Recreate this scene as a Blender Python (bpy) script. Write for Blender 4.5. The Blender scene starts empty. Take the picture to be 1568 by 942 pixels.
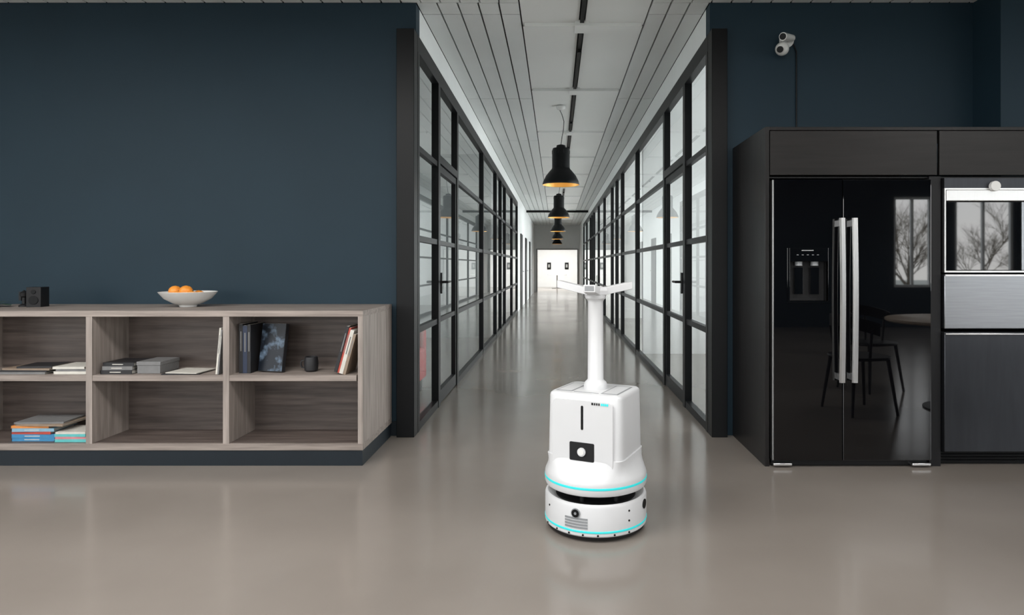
import bpy, bmesh, math, random
from mathutils import Vector, Matrix
random.seed(7)
S=bpy.context.scene
S.view_settings.view_transform='Standard'

# ---------------------------------------------------------------- materials
def nd(nt,t,**k):
    n=nt.nodes.new(t)
    for a,b in k.items(): setattr(n,a,b)
    return n
def mat(name,col,rough=0.5,metal=0.0,spec=0.5,var=0.06,scale=6.0,bump=0.0,emit=None,es=0.0,stretch=(1,1,1),coat=0.0,rvar=0.0,col2=None,detail=4):
    m=bpy.data.materials.new(name); m.use_nodes=True
    nt=m.node_tree; b=nt.nodes['Principled BSDF']
    tc=nd(nt,'ShaderNodeTexCoord'); mp=nd(nt,'ShaderNodeMapping'); mp.inputs['Scale'].default_value=stretch
    nt.links.new(tc.outputs['Object'],mp.inputs[0])
    nz=nd(nt,'ShaderNodeTexNoise'); nz.inputs['Scale'].default_value=scale; nz.inputs['Detail'].default_value=detail
    nt.links.new(mp.outputs[0],nz.inputs['Vector'])
    cr=nd(nt,'ShaderNodeValToRGB')
    c1=[max(0,c*(1-var)) for c in col]; c2=[min(1,c*(1+var)) for c in (col2 or col)]
    cr.color_ramp.elements[0].position=0.25; cr.color_ramp.elements[1].position=0.75
    cr.color_ramp.elements[0].color=(*c1,1); cr.color_ramp.elements[1].color=(*c2,1)
    nt.links.new(nz.outputs[0],cr.inputs[0]); nt.links.new(cr.outputs[0],b.inputs['Base Color'])
    b.inputs['Roughness'].default_value=rough; b.inputs['Metallic'].default_value=metal
    b.inputs['Specular IOR Level'].default_value=spec
    b.inputs['Coat Weight'].default_value=coat
    if rvar:
        mr=nd(nt,'ShaderNodeMapRange'); mr.inputs['To Min'].default_value=rough-rvar; mr.inputs['To Max'].default_value=rough+rvar
        mr.inputs['From Min'].default_value=.2; mr.inputs['From Max'].default_value=.8
        nt.links.new(nz.outputs[0],mr.inputs[0]); nt.links.new(mr.outputs[0],b.inputs['Roughness'])
    if bump:
        bp=nd(nt,'ShaderNodeBump'); bp.inputs['Strength'].default_value=bump; bp.inputs['Distance'].default_value=0.01
        nt.links.new(nz.outputs[0],bp.inputs['Height']); nt.links.new(bp.outputs[0],b.inputs['Normal'])
    if emit:
        b.inputs['Emission Color'].default_value=(*emit,1); b.inputs['Emission Strength'].default_value=es
    return m
def glass(name,tint=(.95,.97,.97)):
    m=bpy.data.materials.new(name); m.use_nodes=True; nt=m.node_tree; nt.nodes.clear()
    o=nd(nt,'ShaderNodeOutputMaterial'); mx=nd(nt,'ShaderNodeMixShader'); t=nd(nt,'ShaderNodeBsdfTransparent'); g=nd(nt,'ShaderNodeBsdfGlossy')
    t.inputs[0].default_value=(*tint,1); g.inputs['Roughness'].default_value=0.0; g.inputs[0].default_value=(.95,.97,.97,1)
    lw=nd(nt,'ShaderNodeLayerWeight'); lw.inputs[0].default_value=.5
    p=nd(nt,'ShaderNodeMath',operation='POWER'); p.inputs[1].default_value=4.5
    ma=nd(nt,'ShaderNodeMath',operation='MULTIPLY_ADD'); ma.inputs[1].default_value=.9; ma.inputs[2].default_value=.06
    nt.links.new(lw.outputs['Facing'],p.inputs[0]); nt.links.new(p.outputs[0],ma.inputs[0])
    nt.links.new(ma.outputs[0],mx.inputs[0]); nt.links.new(t.outputs[0],mx.inputs[1]); nt.links.new(g.outputs[0],mx.inputs[2]); nt.links.new(mx.outputs[0],o.inputs[0])
    return m

M={}
M['blue']=mat('blue_wall_paint',(.0120,.0285,.042),.6,var=.06,scale=2.0,bump=.02,spec=.25)
M['white']=mat('white_paint',(.74,.75,.74),.6,var=.02)
M['ceil']=mat('ceiling_white',(.70,.72,.71),.5,var=.02,scale=3)
M['ceilc']=mat('ceiling_smooth_white',(.76,.77,.75),.4,var=.02,scale=1.5)
M['gap']=mat('ceiling_gap_dark',(.015,.016,.017),.8)
M['black']=mat('black_steel_frame',(.004,.0045,.005),.4,var=.1,spec=.2)
M['glass']=glass('partition_glass')
M['floor']=mat('polished_concrete',(.200,.176,.155),.19,var=.06,scale=.9,rvar=.04,detail=4,col2=(.225,.200,.177),coat=.08)
M['woodh']=mat('grey_walnut_h',(.195,.160,.140),.5,var=.22,scale=3.5,stretch=(.8,12,14),bump=.1,col2=(.275,.235,.208))
M['woodv']=mat('grey_walnut_v',(.225,.190,.168),.5,var=.2,scale=3.5,stretch=(12,12,.8),bump=.1,col2=(.315,.272,.245))
M['woodshade']=mat('walnut_shade_back',(.070,.053,.046),.5,var=.25,scale=3.5,stretch=(.8,12,14),bump=.1,col2=(.115,.090,.079))  # same walnut darkened: shade of the shelf interior put into the colour
M['plinth']=mat('dark_plinth',(.009,.014,.019),.5,spec=.3)
M['cab']=mat('black_oak_cabinet',(.010,.009,.009),.35,var=.25,scale=4,stretch=(10,10,.6),bump=.06,spec=.3)
M['cabh']=mat('black_oak_drawer',(.0125,.011,.0105),.35,var=.25,scale=4,stretch=(.6,10,10),bump=.06,spec=.3)
M['gloss']=mat('black_glass_gloss',(.002,.002,.0025),.02,var=.1,coat=.3,spec=.6)
M['dark']=mat('matte_dark',(.008,.008,.009),.5,spec=.3)
M['chrome']=mat('brushed_steel',(.82,.82,.82),.30,metal=1,var=.03,stretch=(40,40,1))
M['steel']=mat('stainless_front',(.34,.355,.38),.30,metal=1,var=.08,scale=5,stretch=(1,1,30))
M['dsteel']=mat('dark_stainless_front',(.052,.055,.062),.33,metal=.85,var=.08,scale=5,stretch=(8,1,1))
M['rw']=mat('robot_white_plastic',(.60,.605,.615),.34,var=.01,coat=.1)
M['rg']=mat('robot_grey_plastic',(.24,.25,.26),.4)
M['cyan']=mat('cyan_led_strip',(.03,.55,.57),.4,emit=(.03,.75,.74),es=.28,var=.02)
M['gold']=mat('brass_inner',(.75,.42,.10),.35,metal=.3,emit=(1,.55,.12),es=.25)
M['bulb']=mat('warm_bulb',(1,.8,.5),.4,emit=(1,.72,.35),es=6)
M['cer']=mat('white_ceramic',(.70,.70,.68),.2,var=.02)
M['orange']=mat('orange_peel',(.74,.26,.03),.45,scale=60,bump=.3,var=.12)
M['red']=mat('red_fabric',(.45,.02,.03),.8)
M['green']=mat('dark_leaf',(.03,.06,.04),.6,var=.4,scale=20)
M['ground']=mat('bounce_ground',(.42,.43,.38),.9,var=.2,scale=1)  # outdoor ground made pale on purpose, a reflector bouncing light up indoors
M['bark']=mat('tree_bark',(.10,.075,.045),.9,var=.3,scale=10)
M['pale']=mat('pale_wood',(.42,.33,.25),.35,var=.2,scale=4,stretch=(1,12,12))
M['grey']=mat('warm_grey',(.34,.34,.33),.6)
M['offgrey']=mat('office_grey_paint',(.30,.32,.32),.6,var=.03)

# ---------------------------------------------------------------- mesh builder
class MB:
    def __init__(s): s.v=[];s.f=[];s.m=[];s.mats=[]
    def mi(s,k):
        if k not in s.mats: s.mats.append(k)
        return s.mats.index(k)
    def add(s,vs,fs,k,X=None):
        o=len(s.v); i=s.mi(k)
        for p in vs:
            p=Vector(p)
            s.v.append(tuple(X@p) if X is not None else tuple(p))
        for f in fs: s.f.append([o+a for a in f]); s.m.append(i)
        return s
    def box(s,lo,hi,k,X=None):
        (a,b,c),(d,e,f)=lo,hi
        return s.add([(a,b,c),(d,b,c),(d,e,c),(a,e,c),(a,b,f),(d,b,f),(d,e,f),(a,e,f)],
          [(0,3,2,1),(4,5,6,7),(0,1,5,4),(1,2,6,5),(2,3,7,6),(3,0,4,7)],k,X)
    def loft(s,rings,k,X=None,cap=True):
        n=len(rings[0]); vs=[p for r in rings for p in r]; fs=[]
        for i in range(len(rings)-1):
            for j in range(n):
                a=i*n+j;b=i*n+(j+1)%n; fs.append((a,b,b+n,a+n))
        if cap:
            fs.append(tuple(reversed(range(n)))); fs.append(tuple(range((len(rings)-1)*n,len(rings)*n)))
        return s.add(vs,fs,k,X)
    def lathe(s,prof,k,c=(0,0,0),seg=48,X=None,cap=True):
        return s.loft([[(c[0]+r*math.cos(2*math.pi*j/seg),c[1]+r*math.sin(2*math.pi*j/seg),c[2]+z) for j in range(seg)] for r,z in prof],k,X,cap)
    def cyl(s,a,b,r,k,seg=20,r2=None,X=None):
        a=Vector(a);b=Vector(b);d=(b-a).normalized();u=d.orthogonal().normalized();w=d.cross(u); r2=r if r2 is None else r2
        R=lambda c,q:[tuple(c+u*math.cos(2*math.pi*j/seg)*q+w*math.sin(2*math.pi*j/seg)*q) for j in range(seg)]
        return s.loft([R(a,r),R(b,r2)],k,X)
    def tube(s,pts,r,k,seg=10,X=None):
        P=[Vector(p) for p in pts]; rings=[]; u=None
        for i,p in enumerate(P):
            d=(P[min(i+1,len(P)-1)]-P[max(i-1,0)]).normalized()
            u=d.orthogonal().normalized() if u is None else (u-d*u.dot(d)).normalized()
            w=d.cross(u); rings.append([tuple(p+u*math.cos(2*math.pi*j/seg)*r+w*math.sin(2*math.pi*j/seg)*r) for j in range(seg)])
        return s.loft(rings,k,X)
    def sph(s,c,r,k,seg=24,X=None,sz=1):
        n=seg//2
        return s.lathe([(max(r*math.sin(math.pi*i/n),1e-4),-r*sz*math.cos(math.pi*i/n)) for i in range(n+1)],k,c,seg,X)
    def build(s,name,parent=None,bevel=0,smooth=True,loc=None,rot=None,seg=2):
        me=bpy.data.meshes.new(name); me.from_pydata(s.v,[],s.f)
        for k in s.mats: me.materials.append(M[k])
        me.polygons.foreach_set('material_index',s.m); me.update()
        bm=bmesh.new(); bm.from_mesh(me); bmesh.ops.recalc_face_normals(bm,faces=bm.faces); bm.to_mesh(me); bm.free()
        if smooth:
            me.shade_smooth(); me.set_sharp_from_angle(angle=math.radians(35))
        o=bpy.data.objects.new(name,me); S.collection.objects.link(o)
        if parent: o.parent=parent
        if loc: o.location=loc
        if rot: o.rotation_euler=rot
        if bevel:
            b=o.modifiers.new('bevel','BEVEL'); b.width=bevel; b.segments=seg; b.limit_method='ANGLE'; b.angle_limit=math.radians(40)
        return o
def empty(name,loc=(0,0,0),rot=(0,0,0)):
    e=bpy.data.objects.new(name,None); e.location=loc; e.rotation_euler=rot; e.empty_display_size=.1; S.collection.objects.link(e); return e

H=3.06; YW=4.62; XL=-.989; XR=1.09; YE=30.0
XOR=3.6; XOL=-4.0
# ---------------------------------------------------------------- floor / ceiling
MB().box((-6.62,-5.12,-.1),(9.62,37.1,0),'floor').build('floor',smooth=False)
c=MB()
c.box((-6.62,-5.12,H+.03),(9.62,37.1,H+.15),'gap')
def planks(x0,x1,y0,y1,w=.14,g=.013,z=H,step=2.44,k='ceil'):
    n=max(1,round((x1-x0)/w)); w=(x1-x0)/n
    t=4.83
    seams=[t+i*step for i in range(-6,14)]
    cuts=[y0]+[q for q in seams if y0+.2<q<y1-.2]+[y1]
    for i in range(n):
        for a,b in zip(cuts,cuts[1:]):
            c.box((x0+i*w+g/2,a+.006,z),(x0+(i+1)*w-g/2,b-.006,z+.03),k)
planks(-6.5,-.26,-5,4.62); planks(.68,9.5,-5,4.62)
planks(XL,-.26,4.62,YE); planks(.68,XR,4.62,YE)
cy=[-5,-3,-1,1,3.2,5.07,6.93,9.1,11.2,13.3,15.4,17.5,19.6,21.7,23.8,25.9,28,30]
for a,b in zip(cy,cy[1:]):
    c.box((-.255,a+.02,H+.005),(.175,b-.02,H+.03),'ceilc'); c.box((.225,a+.02,H+.005),(.675,b-.02,H+.03),'ceilc')
    c.box((-.24,b-.06,H-.02),(.165,b+.03,H+.012),'ceilc'); c.box((.235,b-.06,H-.02),(.66,b+.03,H+.012),'ceilc')
    c.box((.145,b-.10,H-.03),(.255,b+.07,H+.012),'ceilc')
c.box((XOL-.1,4.74,H),(XL-.1,30,H+.03),'ceil'); c.box((XR+.1,4.74,H),(XOR+.1,30,H+.03),'ceil'); c.box((-4,30,H),(4.4,37,H+.03),'ceil')
c.build('ceiling',smooth=False)
t=MB().box((.185,-5,H-.012),(.215,30,H+.01),'black')
for y in [5.6,8.4,10.2,14.2,16.4]:
    t.cyl((.2,y,H-.012),(.2,y,H-.035),.02,'black')
t.build('ceiling_track_rail')

# ---------------------------------------------------------------- walls
def wall(name,axis,p0,p1,u0,u1,ops,k,z0=0,z1=H,zo=(.75,2.55)):
    m=MB()
    def bx(a,b,za,zb):
        if axis=='x': m.box((a,p0,za),(b,p1,zb),k)
        else: m.box((p0,a,za),(p1,b,zb),k)
    cur=u0
    for a,b in ops:
        bx(cur,a,z0,z1); 
        if zo[0]>z0: bx(a,b,z0,zo[0])
        bx(a,b,zo[1],z1); cur=b
    bx(cur,u1,z0,z1)
    return m.build(name,smooth=False)
def windows(axis,p,ops,zo,idx,k='white',face=1,power=0):
    for a,b in ops:
        m=MB(); w=.05
        def bx(u0,u1,z0,z1,t=.03,kk=k):
            if axis=='x': m.box((u0,p-t,z0),(u1,p+t,z1),kk)
            else: m.box((p-t,u0,z0),(p+t,u1,z1),kk)
        bx(a,a+w,*zo); bx(b-w,b,*zo); bx(a+w,b-w,zo[0],zo[0]+w); bx(a+w,b-w,zo[1]-w,zo[1])
        mid=(a+b)/2; bx(mid-.025,mid+.025,zo[0]+w,zo[1]-w,.025)
        ob=m.build('window_%d'%idx[0],smooth=False); idx[0]+=1
        L=bpy.data.lights.new('window_daylight','AREA'); L.shape='RECTANGLE'; L.size=b-a; L.size_y=zo[1]-zo[0]
        d=.1
        if power: L.energy=power; L.color=(.95,.985,1); d=-.1
        else: L.cycles.is_portal=True
        o=bpy.data.objects.new('window_daylight',L); S.collection.objects.link(o); o.parent=ob
        zc=(zo[0]+zo[1])/2
        if axis=='x':
            o.location=((a+b)/2,p+d*face,zc); o.rotation_euler=(math.radians(90),0,0 if face>0 else math.pi)
        else:
            o.location=(p+face*d,(a+b)/2,zc); o.rotation_euler=(math.radians(90),0,math.radians(-90 if face>0 else 90))
MB().box((-6.5,YW,0),(-1.113,YW+.12,H),'blue').build('wall_left',smooth=False)
MB().box((-1.113,YW,2.86),(XL,YW+.12,H),'blue').build('trim_3',smooth=False)
MB().box((1.20,YW,0),(9.5,YW+.12,H),'blue').box((2.95,4.33,0),(9.5,YW,H),'blue').build('wall_right',smooth=False)
MB().box((XR,YW,2.86),(1.20,YW+.12,H),'blue').build('trim_4',smooth=False)
MB().box((-1.35,YW-.012,0),(-1.12,YW-.001,.1),'plinth').build('baseboard_left')
idx=[1]
bo=[(-5.2,-3.2),(-2.4,-.4),(.6,2.6),(6.6,7.35),(7.8,8.95)]
wall('wall_back','x',-5.12,-5.0,-6.5,9.5,bo,'blue',zo=(.78,2.55)); windows('x',-5.06,bo,(.78,2.55),idx)
lo=[(-3.6,-1.6),(-.8,1.2)]
wall('wall_side_left','y',-6.62,-6.5,-5.12,4.74,lo,'white'); windows('y',-6.56,lo,(.75,2.55),idx)
ro=[(-3.6,-1.2),(-.4,2.0)]
wall('wall_side_right','y',9.5,9.62,-5.12,4.74,ro,'white'); windows('y',9.56,ro,(.75,2.55),idx,face=-1)
rr=[(4.95+i*2.55,4.95+i*2.55+2.4) for i in range(9)]
wall('wall_office_right','y',XOR,XOR+.12,4.74,30,rr,'white',zo=(.2,2.85)); windows('y',XOR+.06,rr,(.2,2.85),idx,face=-1,power=100)
ll=[(5.2,7.4),(7.9,10.1),(11.3,13.3),(13.9,16.4)]
wall('wall_office_left','y',XOL-.12,XOL,4.74,30,ll,'offgrey',zo=(.7,2.6)); windows('y',XOL-.06,ll,(.7,2.6),idx,power=20)
for a,b in ll:
    m=MB()
    for i in range(24):
        z=1.75+.035*i; m.add([(XOL+.03,a,z),(XOL+.03,b,z),(XOL+.055,b,z+.012),(XOL+.055,a,z+.012)],[(0,1,2,3)],'cer')
    m.box((XOL+.025,a,2.6),(XOL+.06,b,2.64),'cer').box((XOL+.03,a,1.72),(XOL+.055,b,1.74),'cer')
    for q in (a+.2,b-.2): m.box((XOL+.041,q,1.73),(XOL+.043,q+.006,2.6),'cer')
    m.build('window_blind',smooth=False)
MB().box((XL-.1,YW+.12,2.86),(XL,17,H),'white').box((XL-.1,17,0),(XL,30,H),'white').build('wall_corridor_left',smooth=False)
MB().box((XR,YW+.12,2.86),(XR+.1,26,H),'white').box((XR,26,0),(XR+.1,30,H),'white').build('wall_corridor_right',smooth=False)
MB().box((XOL,17.0,0),(XL-.1,17.1,H),'white').build('wall_office_left_end'); MB().box((XR+.1,26,0),(XOR,26.1,H),'white').build('wall_office_right_end')
for y in (8.95,15.0,20.0): MB().box((XR+.1,y-.05,0),(XOR,y+.05,H),'white').build('wall_office_divider')
for y in (10.95,): MB().box((XOL,y-.05,0),(XL-.1,y+.05,H),'offgrey').build('wall_office_divider')
MB().box((-4,30,0),(-.84,30.1,H),'white').box((.99,30,0),(4.4,30.1,H),'white').box((-.84,30,1.95),(.99,30.1,H),'white').build('wall_corridor_end',smooth=False)
MB().box((-.90,29.97,0),(-.84,30.12,1.98),'grey').box((.99,29.97,0),(1.05,30.12,1.98),'grey').box((-.84,29.97,1.93),(.99,30.12,1.98),'grey').build('trim_1')
MB().box((XL,21.9,H-.07),(XR,22.0,H),'black').build('trim_2')
MB().box((-4.1,30.1,0),(-4,37,H),'white').box((4.3,30.1,0),(4.4,37,H),'white').box((-4,37,0),(4.3,37.1,H),'white').build('wall_far_room',smooth=False)
for i,y in enumerate([18.2,21.0,24.2]):
    MB().box((XL-.02,y,0),(XL+.025,y+.95,2.1),'black').box((XL+.02,y+.85,1.02),(XL+.07,y+.88,1.05),'chrome').build('door_%d'%(i+3))
for i,x in enumerate([-.38,.62]):
    MB().box((x-.11,36.96,1.0),(x+.11,36.99,1.38),'black').box((x-.05,36.95,1.1),(x+.05,36.96,1.28),'grey').build('framed_picture')
f=MB().lathe([(.5,.70),(.5,.73)],'cer',(.07,34.5,0)).lathe([(.03,.02),(.03,.70)],'grey',(.07,34.5,0),20).lathe([(.28,0),(.28,.02)],'grey',(.07,34.5,0),30); f.build('round_meeting_table')

# ---------------------------------------------------------------- glass partitions
posts=[4.72,5.56,6.60,8.95,10.95,11.95,12.95,15.0,17.0]
def partition(x,out,ys,di,tag):
    e=empty('glass_partition'); fr=MB(); gl=MB()
    a,b=(x-.06,x) if out<0 else (x,x+.06)
    fr.box((a,ys[0]-.035,2.74),(b,ys[-1],2.859),'black'); 
    for i,y in enumerate(ys):
        w=.045 if i in (di,di+1) else .028
        fr.box((a,y-w,0),(b,y+w,2.74),'black')
    for i in range(len(ys)-1):
        y0,y1=ys[i],ys[i+1]
        if i==di: continue
        for z in (.73,1.40,2.06): fr.box((a+.01,y0+.028,z-.022),(b-.01,y1-.028,z+.022),'black')
        fr.box((a+.005,y0+.028,0),(b-.005,y1-.028,.06),'black')
        xm=(a+b)/2; gl.add([(xm,y0,.05),(xm,y1,.05),(xm,y1,2.75),(xm,y0,2.75)],[(0,1,2,3)],'glass')
    y0,y1=ys[di],ys[di+1]; xm=(a+b)/2
    fr.box((a,y0+.04,2.08),(b,y1-.04,2.15),'black')
    gl.add([(xm,y0,2.12),(xm,y1,2.12),(xm,y1,2.75),(xm,y0,2.75)],[(0,1,2,3)],'glass')
    fr.build('steel_frame',e,smooth=False); gl.build('glass_panes',e,smooth=False)
    d=empty('door_%d'%tag); m=MB(); g=MB()
    y0+=.05;y1-=.05
    m.box((a+.01,y0,.01),(b-.01,y0+.05,2.07),'black').box((a+.01,y1-.05,.01),(b-.01,y1,2.07),'black')
    m.box((a+.01,y0+.05,.01),(b-.01,y1-.05,.12),'black').box((a+.01,y0+.05,2.01),(b-.01,y1-.05,2.07),'black')
    for z in (.73,1.40): m.box((a+.015,y0+.05,z-.02),(b-.015,y1-.05,z+.02),'black')
    s=1 if out<0 else -1; xi=x-s*.01
    hy=y0+.025
    m.box((min(xi,xi+s*.02),hy-.02,.96),(max(xi,xi+s*.02),hy+.02,1.14),'black')
    m.cyl((xi+s*.015,hy,1.06),(xi+s*.07,hy,1.06),.011,'black'); m.cyl((xi+s*.065,hy-.01,1.06),(xi+s*.065,hy+.13,1.06),.010,'black')
    g.add([(xm,y0,.1),(xm,y1,.1),(xm,y1,2.03),(xm,y0,2.03)],[(0,1,2,3)],'glass')
    m.build('door_frame',d,smooth=False); g.build('door_glass',d,smooth=False)
partition(XL,-1,posts,1,1)
partition(XR,1,posts+[19,20,21,23.5,26],1,2)
MB().box((-1.113,YW-.06,0),(XL,YW+.06,2.859),'black').build('corner_post',bevel=.003)
MB().box((XR,YW-.06,0),(1.20,YW+.06,2.859),'black').build('corner_post',bevel=.003)

# ---------------------------------------------------------------- pendant lamps
for i in range(5):
    y=7.6+5.15*i
    e=empty('pendant_lamp',(.06,y,2.14))
    o=MB().lathe([(.214,0),(.216,.006),(.205,.045),(.175,.105),(.135,.155),(.108,.185),(.103,.2),(.103,.40),(.095,.425),(.055,.435),(.05,.46),(.02,.47)],'black',cap=False); o.lathe([(.02,.47),(.001,.47)],'black',cap=False)
    for k in range(10):
        a=2*math.pi*k/10; o.box((.1025,-.006,.36),(.105,.006,.40),'dark',X=Matrix.Rotation(a,4,'Z'))
    o.build('shade_outer',e)
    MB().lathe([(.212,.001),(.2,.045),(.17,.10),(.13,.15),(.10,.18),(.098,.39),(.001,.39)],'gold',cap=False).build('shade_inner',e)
    b=MB().sph((0,0,.12),.045,'bulb'); b.cyl((0,0,.16),(0,0,.39),.02,'black'); b.build('light_bulb',e)
    pts=[(0,0,.46),(.012,0,.55),(.03,0,.65),(.035,0,.74),(.012,0,.82),(-.012,0,.87),(0,0,.905)]
    MB().tube(pts,.004,'black').build('cord',e)
    MB().lathe([(.055,.915),(.055,.90),(.045,.885),(.02,.87)],'cer').build('canopy',e)

# ---------------------------------------------------------------- shelf unit
s=MB(); F=3.91; Bk=4.60; x0,x1=-4.47,-1.155
s.box((x0,F,.895),(x1,Bk,.93),'woodh'); s.box((x0,F,.094),(x1,Bk,.133),'woodh')
s.box((x0+.04,F+.005,.508),(x1-.04,4.25,.543),'woodh')
s.box((x0,F,.133),(x0+.035,Bk,.895),'woodv'); s.box((x1-.03,F,.133),(x1,Bk,.895),'woodv')
for x in (-3.635,-2.815,-1.994):
    s.box((x,F+.002,.133),(x+.037,4.25,.895),'woodv')
s.box((x0+.035,4.25,.133),(x1-.03,4.27,.895),'woodshade')
s.box((x0+.036,F+.02,.1335),(x1-.031,4.249,.1345),'woodshade')  # thin sheet that paints interior shade onto the bottom board
s.box((x0+.01,F+.006,0),(x1-.004,Bk-.02,.094),'plinth')
s.build('open_shelf_unit',bevel=.0012,smooth=False)
MB().lathe([(.05,0),(.055,.012),(.09,.025),(.14,.055),(.175,.098),(.172,.10),(.137,.06),(.085,.032),(.001,.022)],'cer',cap=False).lathe([(.001,0),(.05,0)],'cer',cap=False).build('ceramic_bowl',loc=(-2.42,4.30,.93))
m=MB()
for (x,y,z) in [(-.045,-.045,.068),(.045,-.045,.068),(.045,.045,.068),(-.045,.045,.068),(-.085,0,.100),(-.003,-.02,.102)]:
    m.sph((x,y,z),.041,'orange',sz=.94); m.cyl((x+.01,y,z+.036),(x+.01,y,z+.040),.005,'green',8)
m.build('oranges',loc=(-2.42,4.30,.93))
m=MB().box((-.042,-.05,0),(.042,.05,.13),'dark'); m.cyl((0,-.051,.045),(0,-.054,.045),.028,'black'); m.cyl((0,-.051,.1),(0,-.054,.1),.014,'black'); m.build('small_speaker',bevel=.006,loc=(-3.41,4.30,.93),rot=(0,0,.2))
MB().lathe([(.03,0),(.03,.01),(.012,.02),(.012,.06),(.022,.07),(.024,.09),(.012,.1),(.001,.11)],'dark').box((-.03,-.008,.04),(-.015,.008,.1),'dark').build('small_figurine',loc=(-3.50,4.3,.93))
m=MB()
for i in range(16):
    r=random.uniform(.08,.2); X=Matrix.Translation((random.uniform(-.1,.1),random.uniform(-.05,.05),.004+.0018*i))@Matrix.Rotation(random.uniform(0,6.28),4,'Z')
    m.add([(-r*.6,0,0),(0,-.025,.004),(r*.6,0,.008),(0,.025,.004)],[(0,1,2,3)],'green',X)
m.build('dried_leaves',loc=(-3.71,4.3,.93))

cols={'navy':(.02,.03,.06),'kraft':(.24,.18,.13),'cream':(.55,.53,.48),'redb':(.42,.06,.04),'blueb':(.04,.2,.38),'teal':(.1,.42,.42),'pink':(.5,.2,.22),'blk':(.012,.012,.014),'gry':(.16,.16,.16),'ltb':(.2,.35,.45),'orn':(.6,.22,.05)}
for k,v in cols.items(): M[k]=mat('book_'+k,v,.5,var=.1,scale=30)
def bookflat(m,x,y,z,w,d,t,k,rot=0):
    X=Matrix.Translation((x,y,z))@Matrix.Rotation(rot,4,'Z')
    m.box((-w/2,-d/2,0),(w/2,d/2,.002),k,X); m.box((-w/2,-d/2,t-.002),(w/2,d/2,t),k,X); m.box((-w/2,-d/2,.002),(-w/2+.003,d/2,t-.002),k,X)
    m.box((-w/2,-d/2,.002),(w/2,-d/2+.003,t-.002),k,X)
    m.box((-w/2+.003,-d/2+.003,.002),(w/2-.006,d/2-.006,t-.002),'cream',X)
    if t>.019:
        m.box((-w*.2,-d/2-.0006,t*.4),(w*.15,-d/2,t*.6),'cream' if k!='cream' else 'gry',X)
def stack(name,x,y,z,items):
    m=MB(); zz=0
    for (w,d,t,k,dx,r) in items:
        bookflat(m,dx,0,zz,w,d,t,k,r); zz+=t+.0003
    return m.build(name,smooth=False,loc=(x,y,z))
U=.5435; Lz=.1348
stack('magazine_stack',-3.24,4.06,U,[(.30,.22,.012,'gry',0,0),(.28,.21,.010,'blk',.01,.03),(.30,.2,.01,'kraft',.03,-.05),(.2,.18,.012,'blk',.06,.1)])
stack('book_stack',-2.94,4.05,U,[(.20,.2,.016,'cream',0,0),(.18,.19,.014,'gry',.0,.05),(.19,.2,.014,'cream',-.01,.02)])
stack('book_stack',-2.66,4.06,U,[(.19,.22,.024,'blk',0,0),(.18,.21,.022,'gry',.0,.04),(.19,.2,.022,'blk',.01,-.02)])
MB().box((-.07,-.1,0),(.07,.1,.07),'gry').box((-.073,-.103,.05),(.073,.103,.073),'gry').build('storage_box',bevel=.002,loc=(-2.475,4.07,U))
stack('magazine_stack',-2.27,4.03,U,[(.22,.2,.006,'blk',0,.1),(.2,.19,.005,'cream',.02,-.1)])
def leaning(name,x,y,z,items,tilt):
    m=MB(); xx=0
    for (h,d,t,k) in items:
        X=Matrix.Rotation(tilt,4,'Y')
        m.box((xx,-d/2,0),(xx+t,d/2,h),k,X); m.box((xx+t*.35,-d/2-.0005,h*.45),(xx+t*.65,-d/2,h*.85),'gry' if k!='gry' else 'cream',X); m.box((xx+.003,-d/2+.003,h-.001),(xx+t-.003,d/2-.003,h+.0006),'cream',X)
        xx+=t+.001
    o=m.build(name,smooth=False,loc=(x,y,z)); return o
leaning('leaning_books',-2.048,4.03,U+.003,[(.28,.2,.010,'cream'),(.27,.2,.008,'gry')],math.radians(5))
leaning('upright_books',-1.93,4.08,U+.001,[(.30,.2,.022,'blk'),(.29,.2,.026,'navy'),(.295,.2,.02,'blk')],0)
cm=bpy.data.materials.new('space_book_cover'); cm.use_nodes=True; nt=cm.node_tree
tc=nd(nt,'ShaderNodeTexCoord'); nz=nd(nt,'ShaderNodeTexNoise'); nz.inputs['Scale'].default_value=14; nz.inputs['Detail'].default_value=6
cr=nd(nt,'ShaderNodeValToRGB'); e=cr.color_ramp.elements; e[0].position=.52; e[0].color=(.006,.009,.015,1); e[1].position=.85; e[1].color=(.25,.36,.5,1)
nt.links.new(tc.outputs['Object'],nz.inputs[0]); nt.links.new(nz.outputs[0],cr.inputs[0]); nt.links.new(cr.outputs[0],nt.nodes['Principled BSDF'].inputs['Base Color']); nt.nodes['Principled BSDF'].inputs['Roughness'].default_value=.4
nt.nodes['Principled BSDF'].inputs['Specular IOR Level'].default_value=.3
M['space']=cm
MB().box((-.085,-.014,0),(.085,.014,.295),'blk').box((-.083,-.016,.003),(.083,-.014,.292),'space').box((-.08,-.012,.29),(.08,.012,.2955),'cream').build('displayed_book',loc=(-1.755,4.03,U+.004),rot=(math.radians(-9),0,math.radians(-14)))
m=MB().lathe([(.03,0),(.04,.01),(.043,.05),(.038,.09),(.034,.092),(.034,.02),(.001,.015)],'blk',cap=False).lathe([(.001,0),(.03,0)],'blk',cap=False)
m.tube([(-.04,0,.07),(-.06,0,.065),(-.065,0,.045),(-.058,0,.025),(-.04,0,.022)],.005,'blk'); m.build('dark_mug',loc=(-1.52,4.06,U))
leaning('leaning_books',-1.335,4.03,U+.018,[(.285,.2,.018,'blk'),(.28,.19,.012,'redb'),(.27,.2,.022,'cream'),(.25,.2,.016,'kraft')],math.radians(15))
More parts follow.
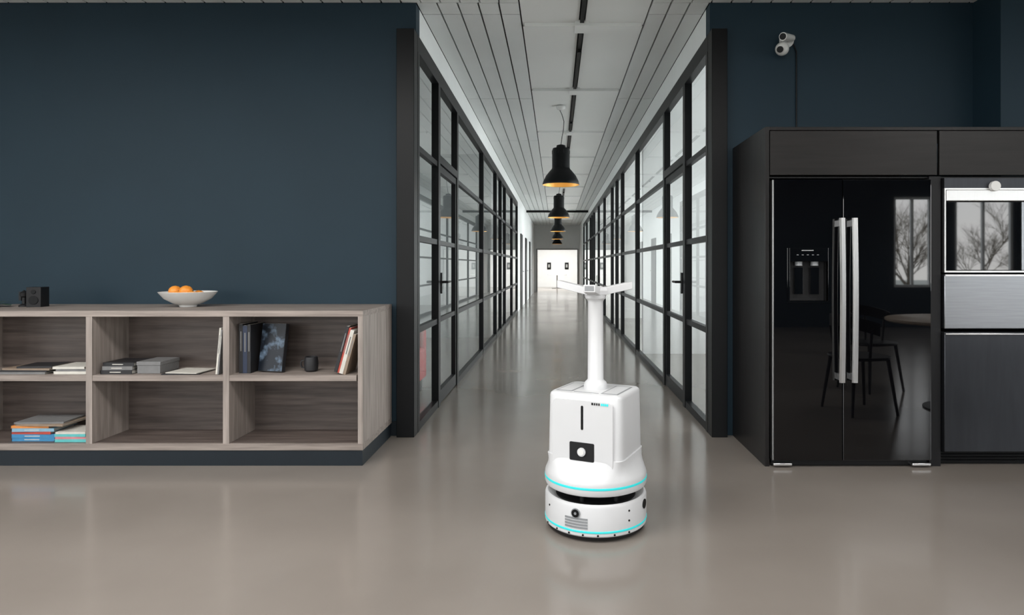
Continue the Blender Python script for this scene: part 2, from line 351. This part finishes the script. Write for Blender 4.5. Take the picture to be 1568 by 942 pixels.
stack('book_stack',-3.17,4.06,Lz,[(.26,.2,.02,'blueb',0,0),(.26,.2,.022,'blueb',.0,.02),(.24,.2,.016,'redb',-.01,-.02),(.25,.21,.02,'ltb',.0,.03),(.23,.2,.014,'orn',-.02,0),(.3,.22,.012,'kraft',.05,-.06),(.29,.2,.01,'gry',.03,.05)])
stack('book_stack',-2.93,4.03,Lz,[(.19,.18,.018,'teal',0,0),(.185,.18,.014,'pink',.0,.02),(.19,.18,.016,'teal',0,-.02),(.18,.18,.012,'cream',.0,.01)])

# ---------------------------------------------------------------- kitchen
KF=3.90
k=MB()
k.box((1.25,KF,0),(1.275,4.615,2.03),'cab')
k.box((1.275,KF,2.01),(3.60,4.325,2.03),'cab')
k.box((1.275,4.30,1.73),(2.26,4.325,2.01),'dark')
k.box((2.233,KF+.005,.0),(2.302,4.325,1.735),'dark')
k.box((1.275,KF+.02,1.725),(3.6,4.32,1.735),'dark')
k.box((1.28,KF-.002,1.742),(2.276,KF+.018,2.006),'cabh')
k.box((2.29,KF-.002,1.742),(2.935,KF+.018,2.006),'cabh')
k.box((2.945,KF-.002,1.742),(3.59,KF+.018,2.006),'cabh')
k.box((2.94,KF+.0,.09),(3.60,4.325,1.725),'cab')
k.box((2.302,KF+.06,0),(3.60,4.32,.088),'black')
a0=2.31
for i in range(4): k.box((a0+.01,KF+.045,.015+.018*i),(a0+.6,KF+.06,.024+.018*i),'black')
k.build('tall_kitchen_cabinet',bevel=.0015,smooth=False)
e=empty('refrigerator')
b=MB(); fx0,fx1,fz0,fz1=1.292,2.225,.045,1.712; sp=1.700; fy=KF-.03
b.box((fx0+.005,KF+.035,.03),(fx1-.005,4.30,1.70),'dark')
b.box((fx0+.03,KF+.03,.0),(fx0+.09,KF+.09,.03),'dark').box((fx1-.09,KF+.03,0),(fx1-.03,KF+.09,.03),'dark')
b.box((fx0+.01,4.2,0),(fx1-.01,4.28,.03),'dark')
b.build('fridge_body',e)
d=MB(); rx0,rx1,rz0,rz1=1.385,1.612,.992,1.225
d.box((fx0,fy,fz0),(rx0,KF+.03,fz1),'gloss').box((rx1,fy,fz0),(sp-.003,KF+.03,fz1),'gloss').box((rx0,fy,fz0),(rx1,KF+.03,rz0),'gloss').box((rx0,fy,rz1),(rx1,KF+.03,fz1),'gloss')
d.build('freezer_door',e,smooth=False)
MB().box((sp+.003,fy,fz0),(fx1,KF+.03,fz1),'gloss').build('fridge_door',e,bevel=.003,smooth=False)
d=MB(); d.box((rx0,KF+.028,rz0),(rx1,KF+.034,rz1),'dark')
fr=.012
d.box((rx0-fr,fy-.006,rz0-fr),(rx0,fy+.02,1.305),'gloss').box((rx1,fy-.006,rz0-fr),(rx1+fr,fy+.02,1.305),'gloss').box((rx0,fy-.006,rz0-fr),(rx1,fy+.03,rz0),'gloss').box((rx0,fy-.006,rz1),(rx1,fy+.01,1.305),'gloss')
d.box((1.455,fy-.008,1.288),(1.525,fy-.006,1.293),'chrome')
for x in (1.425,1.455,1.485,1.515,1.545): d.box((x,fy-.0075,1.262),(x+.012,fy-.006,1.266),'rg')
d.cyl((1.45,fy+.03,1.225),(1.45,fy+.03,1.20),.022,'rg'); d.cyl((1.545,fy+.03,1.225),(1.545,fy+.03,1.20),.022,'rg')
d.box((1.425,fy+.025,1.03),(1.475,fy+.035,1.19),'gloss').box((1.52,fy+.025,1.03),(1.57,fy+.035,1.19),'gloss')
d.build('water_dispenser',e,bevel=.002,smooth=False)
for nm,x in (('handle_freezer',1.678),('handle_fridge',1.752)):
    h=MB(); n=13; w=.018
    rings=[]
    for i in range(n):
        z=.515+(1.48-.515)*i/(n-1); yy=fy-.045-.012*math.sin(math.pi*i/(n-1))
        rings.append([(x-w,yy,z),(x-w*.6,yy-.013,z),(x+w*.6,yy-.013,z),(x+w,yy,z),(x+w*.6,yy+.012,z),(x-w*.6,yy+.012,z)])
    h.loft(rings,'chrome')
    for z in (.545,1.45): h.box((x-.012,fy-.04,z-.018),(x+.012,fy,z+.018),'chrome')
    h.build(nm,e)
MB().box((fx0,KF-.03,.012),(fx0+.11,KF+.03,.028),'chrome').box((fx1-.11,KF-.03,.012),(fx1,KF+.03,.028),'chrome').box((fx0,KF+.02,0),(fx1,KF+.03,.04),'dark').build('fridge_feet',e,bevel=.004)
MB().box((fx0-.006,fy+.01,.045),(fx0-.001,KF+.02,1.71),'chrome').build('door_edge_trim',e)
e=empty('built_in_microwave'); a0,a1=2.310,2.930
m=MB(); m.box((a0,KF,1.16),(a1,4.3,1.722),'dark'); m.box((a0,KF-.02,1.16),(a1,KF,1.17),'chrome').box((a0,KF-.02,1.652),(a1,KF,1.662),'chrome').box((a0,KF-.02,1.17),(a0+.008,KF,1.652),'chrome')
m.box((a0,KF-.018,1.662),(a1,KF,1.722),'dsteel'); m.build('housing',e,smooth=False)
m=MB(); m.box((a0+.01,KF-.025,1.585),(a1-.01,KF-.001,1.65),'chrome'); m.box((a0+.01,KF-.025,1.172),(a1-.17,KF-.001,1.58),'gloss'); m.box((a1-.165,KF-.025,1.172),(a1-.01,KF-.001,1.58),'steel')
m.cyl((2.60,KF-.02,1.672),(2.60,KF-.045,1.672),.03,'cer'); m.build('glass_door',e,bevel=.003,smooth=False)
e=empty('warming_drawer')
m=MB(); m.box((a0,KF-.02,.825),(a1,4.28,1.148),'steel'); m.build('drawer_front',e,bevel=.004); MB().box((a0+.0,KF-.028,1.138),(a1,KF-.02,1.148),'chrome').build('drawer_lip',e)
e=empty('built_in_oven')
m=MB(); m.box((a0,KF-.02,.092),(a1,4.28,.805),'dsteel'); m.build('oven_front',e,bevel=.004); MB().box((a0,KF-.035,.79),(a1,KF-.02,.80),'chrome').build('oven_handle',e,bevel=.003)
for x in (1.78,2.06): MB().lathe([(.012,0),(.012,.006),(.006,.012),(.001,.013)],'cer',seg=16).build('cabinet_top_cap',loc=(x,4.0,2.03))
e=empty('security_camera',(1.60,YW,2.735))
m=MB().cyl((.03,0,.055),(.03,-.015,.055),.05,'cer').tube([(.03,-.01,.055),(.02,-.06,.05),(-.02,-.09,.03)],.014,'cer'); m.build('wall_mount',e)
MB().cyl((.06,-.03,.065),(-.045,-.15,.035),.024,'cer',24,.028).cyl((-.045,-.15,.035),(-.048,-.155,.034),.022,'black').build('arm_head',e)
MB().sph((-.03,-.09,-.03),.047,'cer').cyl((-.055,-.125,-.045),(-.06,-.133,-.048),.022,'black').build('camera_ball',e)
MB().tube([(.07,-.006,.05),(.10,-.006,-.02),(.10,-.006,-.4),(.10,-.006,-.705)],.005,'black').build('cable',e)

# ---------------------------------------------------------------- robot
R0=empty('disinfection_robot',(.186,3.05,0),(0,0,math.radians(-25)))
def rr_ring(a,b,n,z,N=160,dy=0):
    out=[]
    for j in range(N):
        t=2*math.pi*j/N; c_,s_=math.cos(t),math.sin(t)
        r=1/((abs(c_)/a)**n+(abs(s_)/b)**n)**(1/n)
        out.append((r*c_,r*s_+dy,z))
    return out
MB().lathe([(.19,.0001),(.19,.012)],'dark').lathe([(.205,.008),(.226,.012),(.229,.022),(.21,.024)],'dark',seg=96).build('rubber_skirt',R0)
wh=MB()
for a in (30,150,270): 
    x,y=.17*math.cos(math.radians(a)),.17*math.sin(math.radians(a)); wh.cyl((x-.012,y,.018),(x+.012,y,.018),.018,'black')
wh.build('wheels',R0)
MB().lathe([(.20,.024),(.230,.024),(.235,.03),(.235,.042)],'rw',seg=96,cap=False).lathe([(.235,.052),(.235,.150),(.232,.158),(.222,.163),(.205,.155),(.19,.145),(.001,.145)],'rw',seg=96,cap=False).build('base_shell',R0)
MB().lathe([(.2345,.042),(.2365,.044),(.2365,.050),(.2345,.052)],'cyan',seg=96,cap=False).build('base_light_strip',R0)
MB().lathe([(.185,.146),(.185,.153),(.12,.155)],'dark',seg=64).lathe([(.10,.153),(.10,.205)],'dark').build('turntable',R0)
p=MB()
for a in (20,75,160,215,270,325): 
    x,y=.165*math.cos(math.radians(a)),.165*math.sin(math.radians(a)); p.cyl((x,y,.15),(x,y,.205),.010,'dark')
p.build('support_posts',R0)
circ=lambda r,z:rr_ring(r,r,2,z)
MB().loft([circ(.16,.195),circ(.222,.195),circ(.232,.200),circ(.236,.210),circ(.236,.227)],'rw').build('upper_disc',R0)
MB().loft([circ(.2355,.227),circ(.2372,.229),circ(.2372,.236),circ(.2355,.238)],'cyan',cap=False).build('upper_light_strip',R0)
rings=[circ(.236,.238),circ(.2355,.250),rr_ring(.2325,.231,2.04,.260),rr_ring(.222,.214,2.3,.276),rr_ring(.208,.194,2.9,.294),rr_ring(.197,.178,4,.312),rr_ring(.190,.167,6,.328),rr_ring(.187,.162,9,.345),rr_ring(.180,.150,9,.347)]
MB().loft(rings,'rw',cap=False).build('skirt',R0)
rings=[rr_ring(.181,.157,10,.335),rr_ring(.180,.156,10,.40),rr_ring(.176,.153,10,.610),rr_ring(.1735,.151,10,.619),rr_ring(.166,.144,10,.626),rr_ring(.154,.132,9,.628)]
MB().loft(rings,'rw').build('body_cabinet',R0)
def fslab(m,x0,x1,z0,z1,rad,y0,y1,k,n=8):
    pts=[]
    for cx,cz,a0 in ((x1-rad,z1-rad,0),(x0+rad,z1-rad,90),(x0+rad,z0+rad,180),(x1-rad,z0+rad,270)):
        for i in range(n+1):
            a=math.radians(a0+90*i/n); pts.append((cx+rad*math.cos(a),cz+rad*math.sin(a)))
    m.loft([[(x,y1,z) for x,z in pts],[(x,y0+.0015,z) for x,z in pts],[(x*1.0+( -.001 if x>0 else .001),y0,z) for x,z in pts]],k)
m=MB(); fslab(m,-.145,.145,.300,.600,.022,-.1645,-.14,'rw'); m.build('front_panel',R0)
m=MB(); fslab(m,-.006,.006,.470,.578,.0055,-.1660,-.160,'black'); m.build('slot_window',R0)
m=MB(); fslab(m,-.060,.058,.332,.414,.006,-.1670,-.160,'dark'); m.cyl((0,-.166,.373),(0,-.175,.373),.019,'rw',28); m.cyl((0,-.174,.373),(0,-.178,.373),.013,'cer',24); m.build('camera_module',R0)
m=MB()
for i,(x,w) in enumerate([(.045,.011),(.058,.008),(.068,.008),(.078,.008)]): m.box((x,-.1660,.585),(x+w-.002,-.164,.595),'dark')
for x in (.090,.099,.108,.117): m.box((x,-.1660,.585),(x+.007,-.164,.595),'cyan')
m.build('label_marks',R0)
m=MB(); 
m.box((-.15,-.115,.6275),(-.07,.09,.6292),'rg').box((.07,-.115,.6275),(.15,.09,.6292),'rg').box((-.06,-.118,.6275),(.06,-.112,.6292),'rg').box((-.142,-.105,.629),(-.078,.08,.6297),'rw').box((.078,-.105,.629),(.142,.08,.6297),'rw'); m.build('top_hatches',R0)
m=MB()
def radial(a): return Matrix.Rotation(math.radians(a),4,'Z')
m.cyl((0,-.234,.125),(0,-.2395,.125),.021,'rg',28,X=radial(0)); m.cyl((0,-.239,.125),(0,-.2415,.125),.017,'black',28,X=radial(0)); m.cyl((0,-.241,.125),(0,-.2425,.125),.006,'rg',16,X=radial(0))
m.cyl((0,-.234,.125),(0,-.2385,.125),.021,'black',28,X=radial(90)); m.cyl((0,-.234,.125),(0,-.2385,.125),.021,'black',28,X=radial(-90))
m.build('sensor_lenses',R0)
m=MB()
for i in range(4):
    z=.060+.0125*i
    for a in range(-12,13,2): 
        m.box((-.0043,-.2366,z),(.0043,-.234,z+.0085),'rg',radial(a))
m.build('vent_grille',R0)
m=MB()
for a,z in [(60,.128),(60,.085),(-25,.034),(-8,.034),(8,.034),(24,.034),(42,.034),(60,.034),(-45,.034),(-40,.12)]:
    m.cyl((0,-.2345,z),(0,-.2372,z),.0045,'dark',12,X=radial(a))
m.build('screws',R0)
MB().lathe([(.055,.628),(.055,.645),(.050,.658),(.040,.667),(.037,.672),(.035,1.03),(.038,1.04),(.047,1.048),(.050,1.062),(.045,1.068)],'rw').build('mast',R0)
h=MB(); h.lathe([(.045,1.060),(.058,1.066),(.060,1.085),(.050,1.10),(.02,1.105)],'rw',seg=6); h.build('spray_hub',R0)
for i,a in enumerate((-105+25,12+25,158+25)):
    X=Matrix.Rotation(math.radians(a),4,'Z'); m=MB()
    def sec(x,z,hw,hh): return [(x,-hw,z-hh),(x,hw,z-hh),(x,hw,z+hh),(x,-hw,z+hh)]
    L=(.14,.172,.184)[i]; zt=(1.098,1.108,1.114)[i]
    m.loft([sec(.03,1.080,.030,.017),sec(L,zt,.027,.017)],'rw',X)
    m.loft([sec(L-.03,zt-.004,.020,.010),sec(L+.0006,zt,.022,.012)],'rg',X)
    m.build('spray_nozzle_%d'%(i+1),R0,bevel=.002)

# ---------------------------------------------------------------- dining set (seen in fridge reflection)
m=MB().lathe([(.60,.725),(.61,.735),(.61,.75),(.60,.755)],'pale',seg=64).lathe([(.03,.02),(.03,.725)],'black',seg=24).lathe([(.32,0),(.32,.012),(.04,.03)],'black',seg=48); m.build('round_dining_table',loc=(3.42,2.3,0))
def chair(loc,rz):
    e=empty('dining_chair',loc,(0,0,rz)); m=MB()
    m.loft([rr_ring(.21,.20,3,.44,40),rr_ring(.225,.215,3,.452,40),rr_ring(.22,.21,3,.465,40)],'black'); m.build('seat',e)
    m=MB()
    for sx in(-1,1):
        for sy in (-1,1): m.cyl((sx*.16,sy*.15,.445),(sx*.21,sy*.20,0),.016,'black',12,.011)
    m.build('legs',e)
    m=MB(); P=[(math.cos(math.radians(a))*.235,math.sin(math.radians(a))*.20+.01,.70+.06*math.sin(math.radians(a))) for a in range(-10,191,10)]
    rings=[[(x*.98,y*.98,z-.05),(x*1.02,y*1.02,z-.05),(x*1.02,y*1.02,z+.05),(x*.98,y*.98,z+.05)] for x,y,z in P]; m.loft(rings,'black')
    for a in (10,60,120,170): m.cyl((math.cos(math.radians(a))*.19,math.sin(math.radians(a))*.17,.46),(math.cos(math.radians(a))*.235,math.sin(math.radians(a))*.2+.01,.70),.011,'black',10)
    m.build('backrest',e)
chair((2.50,2.35,0),math.radians(80)); chair((3.05,1.40,0),math.radians(160)); chair((3.95,3.1,0),math.radians(-30))

def sofa(loc,rz,k):
    e=empty('armchair',loc,(0,0,rz)); m=MB(); m.box((-.35,-.35,.12),(.35,.35,.42),k).box((-.35,.22,.42),(.35,.38,.85),k).box((-.43,-.35,.12),(-.33,.38,.6),k).box((.33,-.35,.12),(.43,.38,.6),k); m.build('cushions',e,bevel=.03,seg=3)
    m=MB(); 
    for x in(-.36,.36):
        for y in(-.3,.32): m.cyl((x,y,.12),(x,y,0),.02,'black',10)
    m.build('legs',e)
sofa((-1.6,5.9,0),math.radians(90),'red')
def desk(loc,rz):
    e=empty('office_desk',loc,(0,0,rz)); m=MB().box((-.8,-.4,.71),(.8,.4,.74),'cer'); m.build('desk_top',e)
    m=MB()
    for x in(-.75,.75):
        for y in (-.35,.35): m.box((x-.02,y-.02,0),(x+.02,y+.02,.71),'grey')
    m.build('desk_legs',e)
for y in (8.5,13.5): desk((-3.3,y,0),math.pi/2)
for y in (7.2,11.5,17.5): desk((2.9,y,0),math.pi/2)

# ---------------------------------------------------------------- outdoors
MB().box((-60,-60,-.4),(60,80,-.3),'ground').build('ground_outside',smooth=False)
def tree(loc,seed,h=6.5):
    rnd=random.Random(seed); m=MB()
    def br(p,d,l,r,n):
        q=p+d*l; m.cyl(p,q,r,'bark',5,r*.65)
        if n==0: return
        for _ in range(4):
            dd=(d+Vector((rnd.uniform(-1,1),rnd.uniform(-1,1),rnd.uniform(-.3,.7)))*.85).normalized()
            br(p+d*l*rnd.uniform(.35,1),dd,l*rnd.uniform(.6,.85),r*.55,n-1)
    br(Vector((0,0,0)),Vector((0,0,1)),h*.22,.045,5); m.build('bare_tree',loc=loc,smooth=False)
for i,(x,y) in enumerate([(11.2,-13),(14.2,-14),(12.8,-16),(9.6,-17),(17,-15)]): tree((x,y,-.3),i+3)

W=bpy.data.worlds.new('World'); S.world=W; W.use_nodes=True; nt=W.node_tree; bg=nt.nodes['Background']
tc=nd(nt,'ShaderNodeTexCoord'); sx=nd(nt,'ShaderNodeSeparateXYZ'); cr=nd(nt,'ShaderNodeValToRGB')
cr.color_ramp.elements[0].position=0; cr.color_ramp.elements[0].color=(.97,.97,.95,1); cr.color_ramp.elements[1].position=.7; cr.color_ramp.elements[1].color=(.80,.88,1,1)
nt.links.new(tc.outputs['Generated'],sx.inputs[0]); nt.links.new(sx.outputs[2],cr.inputs[0]); nt.links.new(cr.outputs[0],bg.inputs[0]); bg.inputs[1].default_value=7.5

def fill_panel(x,y,sx_,sy_,p,col=(1,.98,.96)):  # added fill light in a made-up ceiling fixture
    e=empty('added_fill_panel',(x,y,H)); m=MB(); a,b=sx_/2,sy_/2
    m.box((-a-.03,-b-.03,-.05),(a+.03,-b,0),'white').box((-a-.03,b,-.05),(a+.03,b+.03,0),'white').box((-a-.03,-b,-.05),(-a,b,0),'white').box((a,-b,-.05),(a+.03,b,0),'white'); m.build('fill_panel_frame',e)
    L=bpy.data.lights.new('fill_panel_light','AREA'); L.shape='RECTANGLE'; L.size=sx_; L.size_y=sy_; L.energy=p; L.color=col
    o=bpy.data.objects.new('fill_panel_light',L); S.collection.objects.link(o); o.parent=e; o.location=(0,0,-.03)
for x,p in ((-4.0,85),(-1.6,85),(1.0,50),(3.8,40)): fill_panel(x,1.7,1.6,.8,p)
for x in (-3,0.6,5): fill_panel(x,-1.8,1.6,.8,52)
fill_panel(.1,33.5,2,2,380)

cam=bpy.data.cameras.new('camera'); co=bpy.data.objects.new('camera',cam); S.collection.objects.link(co)
co.location=(0,0,1.2); co.rotation_euler=(math.radians(90),0,0); cam.sensor_width=36; cam.sensor_fit='HORIZONTAL'; cam.lens=36*1000/1568
cam.shift_x=-67/1568; cam.shift_y=-64/1568; cam.clip_end=200
S.camera=co
